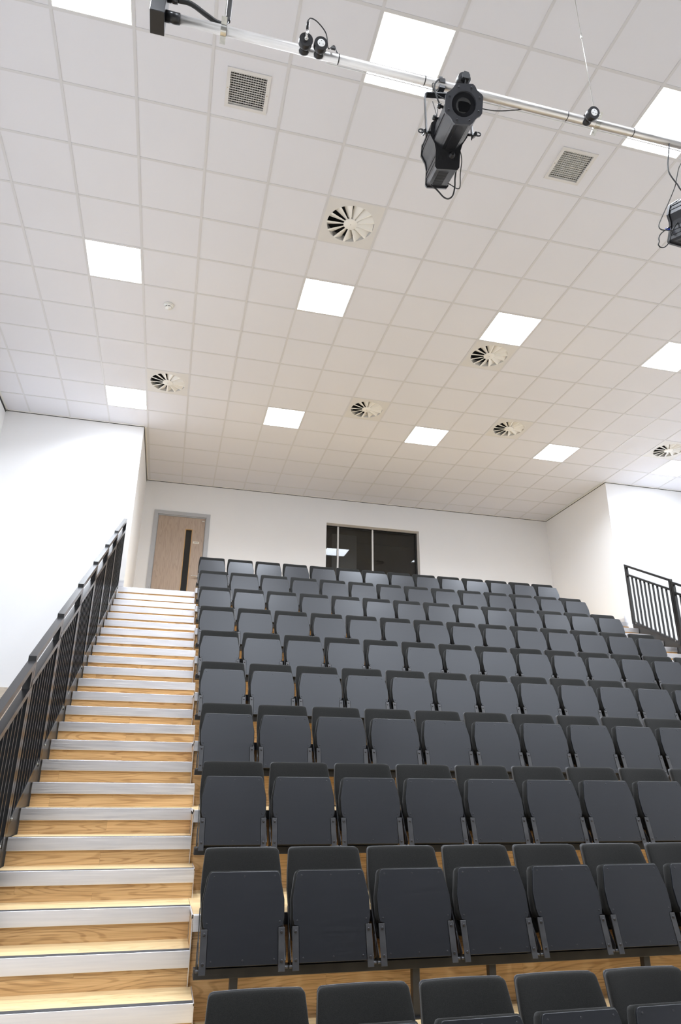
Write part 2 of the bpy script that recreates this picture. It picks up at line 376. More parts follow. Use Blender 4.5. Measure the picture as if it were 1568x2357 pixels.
# swirl diffusers
def swirl(c, label):
    t = thing('swirl_diffuser', label, 'air vent', c, 'round swirl air diffusers in the ceiling')
    n = 13; Rr = .245; rh = .072; q = .297
    f = MB(); seg = 56; ring = []; sq = []
    for k in range(seg):
        a = 2 * math.pi * k / seg; ca, sa = math.cos(a), math.sin(a); s_ = q / max(abs(ca), abs(sa))
        ring.append((Rr * ca, Rr * sa)); sq.append((s_ * ca, s_ * sa))
    lo = [f.v((x, y, .0005)) for x, y in ring]; ol = [f.v((x, y, .0005)) for x, y in sq]; hi = [f.v((x, y, .012)) for x, y in ring]; oh = [f.v((x, y, .012)) for x, y in sq]
    for k in range(seg):
        m_ = (k + 1) % seg
        f.face([lo[k], lo[m_], ol[m_], ol[k]]); f.face([lo[k], hi[k], hi[m_], lo[m_]]); f.face([ol[k], ol[m_], oh[m_], oh[k]])
        f.face([hi[k], oh[k], oh[m_], hi[m_]])
    f.build('face_plate', 'vent', t)
    p = MB().m('vent'); P0 = [p.v((x, y, .012)) for x, y in ring]; P1 = [p.v((x, y, .075)) for x, y in ring]
    for k in range(seg): p.face([P0[k], P0[(k + 1) % seg], P1[(k + 1) % seg], P1[k]], True)
    p.m('slot'); p.box(-q, q, -q, q, .075, .25); p.build('plenum', None, t)
    MB().lathe((0, 0, -.004), (0, 0, 1), [(.004, 0), (rh - .004, .0), (rh, .003), (rh, .016)], 32).build('hub', 'ventw', t)
    MB().lathe((0, 0, -.007), (0, 0, 1), [(.004, 0), (.006, .004)], 10).build('screw', 'chrome', t)
    vm = None
    for k in range(n):
        a = 2 * math.pi * (k + .35) / n
        if vm is None:
            v = MB()
            # rib in the plate and the tilted vane behind it
            A = [v.v(p_) for p_ in ((rh * .9, -.004, 0), (Rr, -.010, 0), (Rr, .010, 0), (rh * .9, .004, 0))]
            B = [v.v(p_) for p_ in ((rh * .9, -.004, .004), (Rr, -.010, .004), (Rr, .010, .004), (rh * .9, .004, .004))]
            v.face(A); v.face(B[::-1])
            for q_ in range(4): v.face([A[q_], A[(q_ + 1) % 4], B[(q_ + 1) % 4], B[q_]])
            C_ = [v.v(p_) for p_ in ((rh * .9, -.004, .002), (Rr - .002, -.010, .002), (Rr - .012, -.088, .052), (rh * .9, -.030, .028))]
            D_ = [v.v(Vector(p_.co) + Vector((0, .001, .0018))) for p_ in C_]
            v.face(C_); v.face(D_[::-1])
            for q_ in range(4): v.face([C_[q_], C_[(q_ + 1) % 4], D_[(q_ + 1) % 4], D_[q_]])
            o = v.build('vane', 'ventw', t); vm = o.data
        else:
            o = bpy.data.objects.new('vane', vm); COL.objects.link(o); o.parent = t
        o.rotation_euler = (0, 0, a)
    return t
swl = {(5, 2): 'round swirl air diffuser, the largest looking one, nearest the lighting pipe', (2, 8): 'round swirl air diffuser right of the leftmost back light panel',
       (9, 5): 'round swirl air diffuser directly behind the third middle-row light panel', (7, 8): 'round swirl air diffuser between the second and third back-row light panels',
       (11, 8): 'round swirl air diffuser between the third and fourth back-row light panels', (16, 8): 'round swirl air diffuser at the right edge of the ceiling'}
sw0 = None
for c in SWIRLS:
    loc = ((c[0] + .5) * T6, (c[1] + .5) * T6, CEIL)
    if sw0 is None: sw0 = swirl(loc, swl[c])
    else: o = copy_tree(sw0); o.location = loc; o['label'] = swl[c]

# square louvred grilles
def grille(c, label):
    t = thing('air_grille', label, 'air vent', c, 'square louvred grilles in the ceiling')
    f = MB(); h, k = .178, .148
    for q in ((-h, -k, -h, h), (k, h, -h, h), (-k, k, -h, -k), (-k, k, k, h)): f.box(q[0], q[1], q[2], q[3], -.006, .006)
    f.build('grille_frame', 'vent', t)
    MB().m('slot').box(-k, k, -k, k, .05, .055).build('duct', None, t)
    w = MB().m('ventw')
    for k_ in range(15): x = -.14 + k_ * .02; w.box(x - .0012, x + .0012, -.148, .148, .022, .045)
    w.build('rear_fins', None, t)
    sl = MB(); Rt = Matrix.Rotation(math.radians(78), 4, 'X'); sl.box(-.148, .148, -.0075, .0075, -.0014, .0014, Rt)
    o = sl.build('louvre', 'ventw', t); o.location = (0, -.148 + .011, .008)
    for k_ in range(1, 14):
        d = o.copy(); COL.objects.link(d); d.parent = t; d.location = (0, -.148 + .011 + k_ * .0212, .008)
    for sx in (-1, 1): MB().lathe((sx * .163, 0, -.0075), (0, 0, 1), [(.004, 0), (.004, .003)], 8).build('screw', 'chrome', t)
    return t
g0 = grille(((3 + .5) * T6, .5 * T6, CEIL), 'square louvred ceiling grille left of the lighting pipe sockets')
g1 = copy_tree(g0); g1.location = ((8 + .5) * T6, .5 * T6, CEIL); g1['label'] = 'square louvred ceiling grille at right, below the hanging wire and socket'

# smoke detector
t = thing('smoke_detector', 'small white round smoke detector below the left light panel', 'smoke detector', (2.49 * T6, 5.50 * T6, CEIL))
MB().lathe((0, 0, 0), (0, 0, -1), [(.060, 0), (.062, .006), (.056, .010)], 28).build('base', 'white', t)
MB().lathe((0, 0, -.010), (0, 0, -1), [(.050, 0), (.050, .016), (.046, .020), (.020, .020), (.018, .020)], 28).build('body', 'white', t)
MB().lathe((0, 0, -.030), (0, 0, -1), [(.038, 0), (.036, .012)], 28).build('sensor_chamber', 'slot', t)
MB().lathe((0, 0, -.042), (0, 0, -1), [(.042, 0), (.036, .008), (.014, .009), (.013, .012), (.004, .012)], 28).build('cap', 'white', t)
rb = MB()
for k in range(6):
    a = math.pi * 2 * k / 6 + .3; rb.box(.034, .046, -.004, .004, -.044, -.028, Matrix.Rotation(a, 4, 'Z'))
rb.build('cage', 'white', t)

# ------------------------------------------------------------------ wall boarding on the left return, low down
struct(MB().box(XL, XRL - .02, FACE - .022, FACE - .001, 0, 2.722).build('trim_40', 'clad'))
# small aluminium skirting pieces at the head of the stairs
struct(MB().box(1.05, 1.139, FACE - .006, FACE - .001, LAND + .001, LAND + .10).build('trim_41', 'alu'))
struct(MB().box(XRR - .006, XRR - .001, FACE, BACK, LAND, LAND + .08).build('trim_42', 'alu'))
struct(MB().box(XRR - .006, XRR + .075, FACE - .006, FACE - .001, LAND + .001, LAND + .11).build('trim_43', 'alu'))

# ------------------------------------------------------------------ door and control room window
d = bpy.data.objects.new('door_1', None); COL.objects.link(d); struct(d); d.location = (1.426, BACK, LAND)
def dp(mb, name, m, par=None): return part(mb, name, m, par or d)
f = MB()
fw = .072
for x0, x1, z0, z1 in ((DX0, DX0 + fw, LAND, DZ1), (DX1 - fw, DX1, LAND, DZ1), (DX0 + fw, DX1 - fw, DZ1 - fw, DZ1)):
    f.box(x0, x1, BACK - .018, BACK + .10, z0, z1)
for x0, x1, z0, z1 in ((DX0 + fw, DX0 + fw + .012, LAND, DZ1 - fw), (DX1 - fw - .012, DX1 - fw, LAND, DZ1 - fw), (DX0 + fw, DX1 - fw, DZ1 - fw - .018, DZ1 - fw)):
    f.box(x0, x1, BACK + .002, BACK + .10, z0, z1)
dp(f, 'door_frame', 'dframe')
LX0, LX1, LZ1 = DX0 + fw + .015, DX1 - fw - .015, DZ1 - fw - .022
GX0, GX1, GZ0, GZ1 = 1.958, 2.092, LAND + .30, 6.008
yl = BACK + .012
lf = MB()
for x0, x1, z0, z1 in ((LX0, GX0, LAND + .005, LZ1), (GX1, LX1, LAND + .005, LZ1), (GX0, GX1, LAND + .005, GZ0), (GX0, GX1, GZ1, LZ1)):
    lf.box(x0, x1, yl, yl + .044, z0, z1)
leaf = dp(lf, 'door_leaf', 'door')
bd = MB(); w_ = .013
for x0, x1, z0, z1 in ((GX0, GX0 + w_, GZ0, GZ1), (GX1 - w_, GX1, GZ0, GZ1), (GX0 + w_, GX1 - w_, GZ0, GZ0 + w_), (GX0 + w_, GX1 - w_, GZ1 - w_, GZ1)):
    bd.box(x0, x1, yl - .006, yl + .05, z0, z1)
part(bd, 'glazing_bead', 'bead', leaf)
part(MB().box(GX0 + w_, GX1 - w_, yl + .018, yl + .026, GZ0 + w_, GZ1 - w_), 'vision_panel', 'glass', leaf)
hd = MB(); hz = 5.083
hd.cyl((2.262, yl, hz), (2.262, yl - .012, hz), .026, 20); hd.cyl((2.262, yl - .01, hz), (2.262, yl - .052, hz), .009)
hd.tube([(2.262, yl - .052, hz), (2.235, yl - .056, hz), (2.14, yl - .056, hz)], .009, 10)
part(hd, 'door_handle', 'chrome', leaf)
sg = part(MB().box(2.118, 2.232, yl - .004, yl, 5.728, 5.772, bev=.0015), 'door_sign', 'sign', leaf)
tc_ = bpy.data.curves.new('sign_text', 'FONT'); tc_.body = 'GF7A'; tc_.size = .030; tc_.align_x = 'CENTER'; tc_.align_y = 'CENTER'; tc_.extrude = .0006
to = bpy.data.objects.new('tmp', tc_); COL.objects.link(to)
me = bpy.data.meshes.new_from_object(to.evaluated_get(bpy.context.evaluated_depsgraph_get())); bpy.data.objects.remove(to)
for v in me.vertices:
    x, y, z = v.co; v.co = (x + 2.175, yl - .0048 - z, 5.750 + y)
wl = Vector(d.location)
for v in me.vertices: v.co -= wl
me.materials.clear(); me.materials.append(M['ink'])
to = bpy.data.objects.new('sign_lettering', me); COL.objects.link(to); to.parent = sg; 
bl_ = MB().cyl((1.405, BACK - .0185, 4.82), (1.405, BACK - .021, 4.82), .004, 8)
dp(bl_, 'frame_screw', 'screw')
dp(MB().box(2.255, 2.30, yl - .008, yl, 6.18, 6.20, bev=.002), 'closer_plate', 'chrome')
struct(MB().box(DX0, DX1, BACK + .27, BACK + .3, LAND, DZ1 + .1).build('wall_corridor', 'darkroom'))

win = bpy.data.objects.new('window_1', None); COL.objects.link(win); struct(win); win.location = (WX0, BACK, WZ0)
yg = BACK + .165
f = MB()
for x0, x1, z0, z1 in ((WX0, WX0 + .012, WZ0, WZ1), (WX1 - .03, WX1, WZ0, WZ1), (WX0, WX1, WZ0, WZ0 + .03), (WX0, WX1, WZ1 - .012, WZ1)):
    f.box(x0, x1, yg - .02, yg + .03, z0, z1)
part(f, 'window_frame', 'black', win)
MX = [4.965, 5.695]
for x in MX: part(MB().box(x, x + .032, yg - .022, yg + .03, WZ0 + .03, WZ1 - .012), 'mullion', 'mull', win)
ed = [WX0 + .012, MX[0], MX[0] + .032, MX[1], MX[1] + .032, WX1 - .03]
for a, c in ((ed[0], ed[1]), (ed[2], ed[3]), (ed[4], ed[5])):
    part(MB().box(a, c, yg, yg + .010, WZ0 + .03, WZ1 - .012), 'glass_pane', 'glass', win)
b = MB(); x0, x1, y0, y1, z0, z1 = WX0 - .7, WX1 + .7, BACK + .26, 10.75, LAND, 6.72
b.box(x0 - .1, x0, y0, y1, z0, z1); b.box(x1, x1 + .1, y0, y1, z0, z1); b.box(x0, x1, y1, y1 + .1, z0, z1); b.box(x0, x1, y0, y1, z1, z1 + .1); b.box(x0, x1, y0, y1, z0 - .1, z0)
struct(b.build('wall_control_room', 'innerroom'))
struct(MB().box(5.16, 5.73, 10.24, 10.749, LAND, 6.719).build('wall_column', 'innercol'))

# ------------------------------------------------------------------ seating decks
DXa, DXb = STR + .0, RTL
for R in range(9):
    z = deckz(R); yf = nose(R); yb = nose(R - 1) + .02 if R else BACK
    rowname = ORD[R]
    t = thing('seating_deck', 'oak seating deck with aluminium edge, %s step of the bank from the top' % rowname, 'seating deck', (DXa, yf, z), 'oak decks the seat rows stand on')
    if R == 0:
        dk = MB(); dk.box(DXa, DXb, yf + .004, Y0 - .001, z - .03, z)   # front strip
        dk.box(XRL, XRR, Y0 + .026, BACK, z - .03, z); dk.box(DXa, DXb, Y0 - .001, Y0 + .026, z - .03, z)
        part(dk, 'deck', 'tread', t)
    else:
        part(MB().box(DXa, DXb, yf + .004, yb, z - .03, z), 'deck', 'tread', t)
    part(MB().box(DXa, DXb, yf + .020, yf + .040, deckz(R + 1) , z - .03), 'riser_board', 'riser', t)
    for xa, xb in ((DXa + .004, DXa + .045), (DXb - .045, DXb - .004)):
        part(MB().box(xa, xb, yf - .004, yf + .030, z - .073, z + .003, bev=.0015), 'edge_nosing', 'alu', t)
    part(MB().box(DXa + .046, DXb - .046, yf, yf + .02, z - .055, z + .001), 'edge_channel', 'black', t)
    for xa, xb in ((DXa, DXa + .004), (DXb - .004, DXb)):
        part(MB().box(xa, xb, yf - .004, Y0 - 3 * R * RUN - .0, z - 3 * RISE + .002, z + .004), 'side_sheet', 'sidewood', t)
        e = MB(); e.box(xa - (.003 if xa == DXa else -.003), xb - (.003 if xa == DXa else -.003), yf - .006, yf + .004, z - 3 * RISE + .002, z + .005)
        e.box(xa - (.003 if xa == DXa else -.003), xb - (.003 if xa == DXa else -.003), yf - .006, Y0 - 3 * R * RUN, z - .012, z + .005)
        part(e, 'side_edging', 'alu', t)

# ------------------------------------------------------------------ aisle stairs
def stair(xa, xb, label, side):
    t = thing('aisle_stair', label, 'staircase', ((xa + xb) / 2, Y0 - 27 * RUN, 0))
    tx0 = (xa + xb) / 2
    base = None
    for k in range(27):
        tuck = .042 if k == 0 else 0
        ex = .018 if k % 3 == 2 else 0
        x0, x1 = (xa, xb + ex) if side < 0 else (xa - ex, xb)
        y = Y0 - k * RUN - tuck; z = LAND - k * RISE
        part(MB().box(x0 + .002, x1 - .002, y + .012, y + .030, z - RISE, z - .02), 'riser', 'riser', t)
        part(MB().box(x0 + .002, x1 - .002, y + .022, y + (RUN + .012 if k else .028), z - .02, z), 'tread', 'tread', t)
        nz = part(MB().box(x0, x1, y, y + .028, z - .074, z + .002, bev=.0018), 'nosing', 'alu', t)
        part(MB().box(x0 + .002, x1 - .002, y + .003, y + .044, z + .0005, z + .0035), 'grip_strip', 'strip', nz)
        if ex:
            e = MB(); xs = x1 if side < 0 else x0 - .003
            e.box(xs - .0, xs + .003, y, y + RUN, z - .010, z + .003); e.box(xs, xs + .003, y, y + .010, z - RISE, z)
            part(e, 'side_edging', 'alu', t)
    return t
stair(STL, STR, 'oak aisle staircase with aluminium nosings on the left of the seats', -1)
stair(RTL, RTR, 'oak aisle staircase with aluminium nosings on the right of the seats', 1)

# ------------------------------------------------------------------ stringers and railings
def line(y): return LAND - (Y0 - y) / RUN * RISE       # nosing line
def railing(xc, ya, yb, inner, nb, label, group, skirt_dir):
    """panel from ya (upper end) to yb (lower end); inner: -1 stairs lie at +x, +1 stairs lie at -x"""
    t = thing('stair_railing', label, 'railing', (xc, yb, line(yb)), group)
    za, zb = line(ya), line(yb) + .03
    def sl(y): return zb + (za - zb) * (y - yb) / (ya - yb)
    def bar(w, h0, h1, y0=yb, y1=ya, dx=0):
        prof = [(y0, sl(y0) + h0), (y1, sl(y1) + h0), (y1, sl(y1) + h1), (y0, sl(y0) + h1)]
        T = Matrix(((0, 0, 1, 0), (1, 0, 0, 0), (0, 1, 0, 0), (0, 0, 0, 1)))
        return MB().prism(prof, xc + dx - w / 2, xc + dx + w / 2, T)
    part(bar(.050, 1.075, 1.118), 'top_rail', 'rail', t)
    part(bar(.050, .915, .955), 'middle_rail', 'rail', t)
    part(bar(.040, .055, .095), 'bottom_rail', 'rail', t)
    for y in (yb + .0, ya - .045):
        part(bar(.046, .03, 1.08, y, y + .045), 'post', 'rail', t)
    for k in range(nb):
        y = yb + .045 + (ya - yb - .09) * (k + 1) / (nb + 1)
        part(bar(.034, .09, .92, y - .006, y + .006), 'baluster', 'rail', t)
    # skirt plate below, standing on the ends of the treads
    dx = .010 if inner < 0 else -.010
    part(bar(.006, -.30, .056, dx=dx), 'skirt_plate', 'stringer', t)
    part(bar(.030, .045, .057, dx=dx * .2), 'skirt_flange', 'stringer', t)
    for y in (yb + .1, ya - .1):
        zz = sl(y) + .075
        part(MB().cyl((xc + (.02 if inner < 0 else -.02), y, zz), (xc + (.026 if inner < 0 else -.026), y, zz), .008, 8), 'bolt', 'zinc', t)
    return t
XC_L, XC_R = 1.054, 9.722
J = [6.45, 5.355] + [5.355 - .8483 * k for k in range(1, 7)]
for side, xc, nm in ((-1, XC_L, 'left'), (1, XC_R, 'right')):
    for k in range(len(J) - 1):
        railing(xc, J[k] - .004, J[k + 1] + .004, side, 9 if k == 0 else 7,
                'black steel railing panel of the %s staircase, %s panel from the top' % (nm, ORD[k]), 'black railing panels of the %s staircase' % nm, side)

# ------------------------------------------------------------------ tip-up seats
PA = Vector((0, -.192, .277)); PB = Vector((0, -.092, .674))
pv = (PB - PA).normalized(); PL = (PB - PA).length; pn = Vector((0, -pv.z, pv.y))    # pn points out of the board, to the front
TP = Matrix(((1, 0, 0, 0), (0, pv.y, pn.y, PA.y), (0, pv.z, pn.z, PA.z), (0, 0, 0, 1)))
half = [(.178, .0), (.178, .160), (.200, .166), (.208, .200), (.209, .285), (.186, .398), (.178, .413), (.168, .417)]
outl = half + [(-x, y) for x, y in half[::-1]]
def rounded(mb, prof, a, b, T, bev):
    t = bmesh.new(); A = [t.verts.new((u, v, a)) for u, v in prof]; B = [t.verts.new((u, v, b)) for u, v in prof]; n = len(prof)
    for i in range(n): t.faces.new([A[i], A[(i + 1) % n], B[(i + 1) % n], B[i]])
    t.faces.new(A[::-1]); fb = t.faces.new(B)
    bmesh.ops.recalc_face_normals(t, faces=t.faces[:])
    ed = [e for e in t.edges if (abs(e.verts[0].co.z - a) < 1e-6 and abs(e.verts[1].co.z - a) < 1e-6)] if bev < 0 else t.edges[:]
    bmesh.ops.bevel(t, geom=ed, offset=abs(bev), segments=3 if abs(bev) > .005 else 1, affect='EDGES', profile=.5, clamp_overlap=True)
    mp = {v: mb.v(T @ v.co) for v in t.verts}
    for f in t.faces: mb.face([mp[v] for v in f.verts], abs(bev) > .005)
    t.free(); return mb
BA = Vector((0, -.100, .355)); BT = Vector((0, .078, .785)); bv = (BT - BA).normalized(); BL = (BT - BA).length; bn = Vector((0, -bv.z, bv.y))
def bhw(s):  # half width of the backrest along its height
    pts = [(0, .196), (.35, .212), (.55, .218), (.75, .214), (.95, .205), (1, .203)]
    for (a, x), (c, y) in zip(pts, pts[1:]):
        if s <= c: return x + (y - x) * (s - a) / (c - a)
    return pts[-1][1]
def back_mesh(front, rear, ext_top, puff, rc, name, m, parent):
    mb = MB(); nu, nv = 14, 16; Lh = BL + ext_top
    def P(u, s, d):
        hw_ = bhw(min(s * Lh / BL, 1)); v = s * Lh
        # rounded upper corners
        top = Lh - v
        if top < rc: hw_ -= rc - math.sqrt(max(rc * rc - (rc - top) ** 2, 0))
        if v < .02: hw_ -= .02 - math.sqrt(max(.0004 - (.02 - v) ** 2, 0))
        x = u * hw_; curve = .018 * (1 - (x / .2) ** 2)
        q = BA + bv * v; return Vector((x, q.y + curve, q.z)) + bn * d
    us = [-1 + 2 * i / nu for i in range(nu + 1)]; ss = [0, .012, .03, .08] + [.08 + .84 * i / 9 for i in range(1, 10)] + [.95, .97, .985, .995, 1]
    us = sorted(set(us + [-.96, .96, -.985, .985]))
    fr = [[mb.v(P(u, s, front - (puff * (1 - (max(0, 1 - abs(u) ** 14)) ** .5) + puff * (1 - (max(0, 1 - abs(2 * s - 1) ** 26)) ** .5)) * .8)) for u in us] for s in ss]
    re = [[mb.v(P(u, s, rear)) for u in us] for s in ss]
    for G in (fr, re):
        for i in range(len(ss) - 1):
            for j in range(len(us) - 1): mb.face([G[i][j], G[i][j + 1], G[i + 1][j + 1], G[i + 1][j]], True)
    for i in range(len(ss) - 1):
        for j in (0, len(us) - 1): mb.face([fr[i][j], fr[i + 1][j], re[i + 1][j], re[i][j]], True)
    for j in range(len(us) - 1):
        for i in (0, len(ss) - 1): mb.face([fr[i][j], fr[i][j + 1], re[i][j + 1], re[i][j]], True)
    bmesh.ops.remove_doubles(mb.bm, verts=mb.bm.verts[:], dist=.0002)
    return mb.build(name, m, parent)
def make_seat(detail):
    t = thing('tip_up_seat', 'x', 'seat', (0, 0, 0), 'black tip-up seats in rows')
    bk = back_mesh(.0, -.034, 0, .014, .022, 'backrest', 'fabric', t)
    sh = back_mesh(-.035, -.044, .009, 0, .020, 'back_shell', 'shell', bk)
    pan = MB(); cu_ = [(x + math.copysign(.005, x), y + (.007 if y > .3 else 0)) for x, y in outl]
    rounded(pan, cu_, -.080, -.0125, TP, -.020)
    pan = pan.build('seat_cushion', 'fabric', t)
    bd_ = MB(); rounded(bd_, outl, -.012, 0, TP, .0012); bd_ = bd_.build('seat_board', 'board', pan)
    spos = [(-.160, .395), (0, .395), (.160, .395), (-.186, .185), (.186, .185), (-.158, .022), (0, .022), (.158, .022)]
    if detail:
        sm = None
        for x, v in spos:
            if sm is None:
                o = MB().lathe((0, 0, 0), (0, 0, 1), [(.0045, 0), (.0045, .0014), (.003, .0024)], 10, TP.to_3x3().to_4x4()).build('screw', 'screw', pan); sm = o.data
            else: o = bpy.data.objects.new('screw', sm); COL.objects.link(o); o.parent = pan
            o.location = TP @ Vector((x, v, 0))
    else:
        s_ = MB()
        for x, v in spos: s_.lathe((x, v, 0), (0, 0, 1), [(.0045, 0), (.0045, .0014), (.003, .0024)], 8, TP)
        s_.build('screws', 'screw', pan)
    bm_ = None
    for sx in (-1, 1):
        br = MB().box(sx * .1965 - .0165, sx * .1965 + .0165, -.032, .160, -.004, .003, TP, bev=.0012)
        br = br.build('hinge_bracket', 'bracket', t)
        for v in (.138, .014):
            bo = MB().lathe((sx * .196, v, .003), (0, 0, 1), [(.0075, 0), (.0075, .002), (.005, .0055), (.003, .0055)], 10, TP); bo.build('bolt', 'screw', br)
        # steel side arm carrying the backrest
        arm = MB(); T = Matrix(((0, 0, 1, 0), (1, 0, 0, 0), (0, 1, 0, 0), (0, 0, 0, 1)))
        arm.prism([(-.168, .262), (-.152, .2635), (-.085, .2635), (-.066, .36), (-.016, .50), (-.028, .51), (-.078, .42), (-.120, .36), (-.176, .290)], sx * .2155, sx * .2195, T)
        arm.build('side_arm', 'black', t)
        MB().cyl((sx * .205, -.186, .262), (sx * .230, -.186, .262), .0075, 10).build('hinge_pin', 'bracket', t)
        if detail:
            sp = MB().tube([(sx * .222, -.120, .262), (sx * .224, -.145, .285), (sx * .224, -.138, .33), (sx * .221, -.110, .375)], .0022, 6, 5); sp.build('return_spring', 'shell', t)
    return t
seatD = make_seat(True); seatS = make_seat(False)
usedD = usedS = False
row_name = ['top row', 'second row from the top', 'third row from the top', 'fourth row from the top', 'fifth row from the top', 'fifth row from the bottom',
            'fourth row from the bottom', 'third row from the bottom', 'second row from the bottom', 'bottom row']
for R in range(10):
    yr = nose(R - 1) + .0; z = deckz(R)
    for k in range(NSEAT):
        src = seatD if R >= 4 else seatS
        first = (src is seatD and not usedD) or (src is seatS and not usedS)
        o = src if first else copy_tree(src)
        if src is seatD: usedD = True
        else: usedS = True
        o.location = (SX0 + k * PITCH, yr, z)
        pos = 'leftmost' if k == 0 else ('rightmost' if k == NSEAT - 1 else ORD[k] + ' from the left')
        o['label'] = 'black folded tip-up seat, %s in the %s' % (pos, row_name[R])
        o['group'] = 'black tip-up seats in rows'
    # the steel beam on legs that carries the row
    bx0, bx1 = SX0 - .193 - .041, SX0 + (NSEAT - 1) * PITCH + .235
    t = thing('seat_beam', 'black steel beam on short legs under the seats of the %s' % row_name[R], 'seat frame', (bx0, yr - .12, z), 'black beams carrying the seat rows')
    part(MB().box(bx0, bx1, yr - .152, yr - .092, z + .218, z + .262, bev=.002), 'beam', 'black', t)
    part(MB().box(bx0, bx1, yr - .092, yr - .05, z + .218, z + .224), 'beam_flange', 'black', t)
    x = SX0 - .193
    for q in [.16, 1.118, 1.556, 2.514, 2.952, 3.91, 4.348, 5.306, 5.744, 6.30]:
        part(MB().box(x + q - .020, x + q + .020, yr - .145, yr - .105, z, z + .219, bev=.002), 'leg', 'black', t)
        part(MB().box(x + q - .04, x + q + .04, yr - .17, yr - .08, z, z + .006), 'foot_plate', 'black', t)

# ------------------------------------------------------------------ lighting pipe and what hangs from it
PY, PZ, PR = -1.355, 5.170, .024
t = thing('lighting_pipe', 'long round aluminium lighting pipe hanging across the room under the ceiling', 'pipe', (1.62, PY, PZ))
part(MB().cyl((1.60, PY, PZ), (7.6, PY, PZ), PR, 28), 'pipe', 'tube', t)
part(MB().cyl((1.604, PY, PZ), (1.676, PY, PZ), .0275, 28), 'end_sleeve', 'plastic', t)
for x in (2.497, 2.98, 3.845, 4.275):
    part(MB().cyl((x - .002, PY, PZ), (x + .002, PY, PZ), PR + .0018, 24), 'cable_tie', 'rubber', t)
    part(MB().box(x - .004, x + .004, PY - .006, PY + .006, PZ + PR, PZ + PR + .012), 'tie_tail', 'rubber', t)
# thin flat rail on the far side of the pipe
part(MB().cyl((2.44, PY + .030, PZ - .012), (7.6, PY + .030, PZ - .012), .0028, 8), 'cable_wire', 'white', t)

t = thing('junction_box', 'black square box on the left end of the lighting pipe', 'junction box', (1.572, -1.36, 5.09))
part(MB().box(1.536, 1.606, -1.420, -1.299, 5.098, 5.42, bev=.003), 'box_body', 'plastic', t)
part(MB().cyl((1.604, -1.37, 5.285), (1.655, -1.37, 5.285), .021, 18), 'cable_gland', 'plastic', t)
part(MB().tube([(1.655, -1.37, 5.285), (1.72, -1.37, 5.283), (1.80, -1.360, 5.245), (1.855, -1.345, 5.232), (1.892, -1.335, 5.252), (1.908, -1.330, 5.31), (1.910, -1.325, 5.44), (1.910, -1.325, CEIL)], .0125, 12), 'supply_cable', 'rubber', t)

def hanger(x, label, gr, rz):
    t = thing('suspension_wire', label, 'wire', (x, PY, PZ), gr)
    T = Matrix.Translation((x, PY, PZ)) @ Matrix.Rotation(rz, 4, 'X') @ Matrix.Translation((-x, -PY, -PZ))
    c = MB()
    for a0, a1 in ((0, math.pi), (math.pi, 2 * math.pi)):
        n = 10
        for k in range(n):
            a = a0 + (a1 - a0) * k / n; b_ = a0 + (a1 - a0) * (k + 1) / n
            P = [(x - .014, PY + math.cos(a) * .0245, PZ + math.sin(a) * .0245), (x + .014, PY + math.cos(a) * .0245, PZ + math.sin(a) * .0245),
                 (x + .014, PY + math.cos(b_) * .0245, PZ + math.sin(b_) * .0245), (x - .014, PY + math.cos(b_) * .0245, PZ + math.sin(b_) * .0245)]
            Q = [(p[0], PY + (p[1] - PY) * 1.09, PZ + (p[2] - PZ) * 1.09) for p in P]
            V = [c.v(T @ Vector(p)) for p in P]; U = [c.v(T @ Vector(p)) for p in Q]
            c.face(V[::-1]); c.face(U)
            for i in range(4): c.face([V[i], V[(i + 1) % 4], U[(i + 1) % 4], U[i]])
    for sy in (-1, 1):
        c.box(x - .014, x + .014, PY + sy * .0255 - (.0 if sy > 0 else .034), PY + sy * .0255 + (.034 if sy > 0 else 0), PZ + .001, PZ + .004, T)
        c.box(x - .014, x + .014, PY + sy * .0255 - (.0 if sy > 0 else .034), PY + sy * .0255 + (.034 if sy > 0 else 0), PZ - .004, PZ - .001, T)
        c.cyl(T @ Vector((x, PY + sy * .046, PZ - .012)), T @ Vector((x, PY + sy * .046, PZ + .012)), .005, 8)
    part(c, 'pipe_clamp', 'zinc', t)
    part(MB().cyl((x, PY, PZ + .02), (x, PY, CEIL - .3), .0018, 8), 'wire', 'zinc', t)
    part(MB().lathe((x, PY, 5.90), (0, 0, 1), [(.003, 0), (.006, .006), (.006, .035), (.004, .05), (.003, .06)], 10), 'turnbuckle', 'zinc', t)
    part(MB().cyl((x, PY, CEIL - .3), (x, PY, CEIL), .003, 8), 'rod', 'zinc', t)
hanger(4.040, 'thin steel suspension wire with pipe clamp at the right of the lighting pipe', 'wires holding up the lighting pipe', math.radians(-35))
hanger(1.893, 'suspension wire and zinc pipe clamp near the left end of the lighting pipe', 'wires holding up the lighting pipe', math.radians(-35))

def socket(x, label, tilt=0.0, roll=0.0, face=True, plug=False):
    t = thing('power_socket', label, 'power socket', (x, PY, PZ), 'black round sockets clamped to the lighting pipe')
    dr = Vector((roll, -math.cos(tilt), math.sin(tilt))).normalized(); o = Vector((x, PY, PZ))
    part(MB().lathe(o - dr * .012, dr, [(.020, .012), (.033, .018), (.031, .030), (.022, .036), (.022, .042), (.027, .050), (.0355, .064), (.036, .068), (.036, .097), (.0345, .099)], 28), 'socket_body', 'plastic', t)
    if face:
        f_ = part(MB().lathe(o + dr * .0860, dr, [(.020, 0), (.020, .0018), (.0185, .0025)], 24), 'socket_face', 'socketface', t)
        F = MB().frame(o + dr * .0885, dr)
        for a in (90, 210, 330):
            c = F @ Vector((.011 * math.cos(math.radians(a)), .011 * math.sin(math.radians(a)), 0))
            part(MB().cyl(c, c + dr * .0008, .0022, 8), 'pin_hole', 'slot', f_)
    return t, o, dr
socket(2.388, 'empty black round socket with white face, right of the plugged one, on the lighting pipe', math.radians(-20), 0)
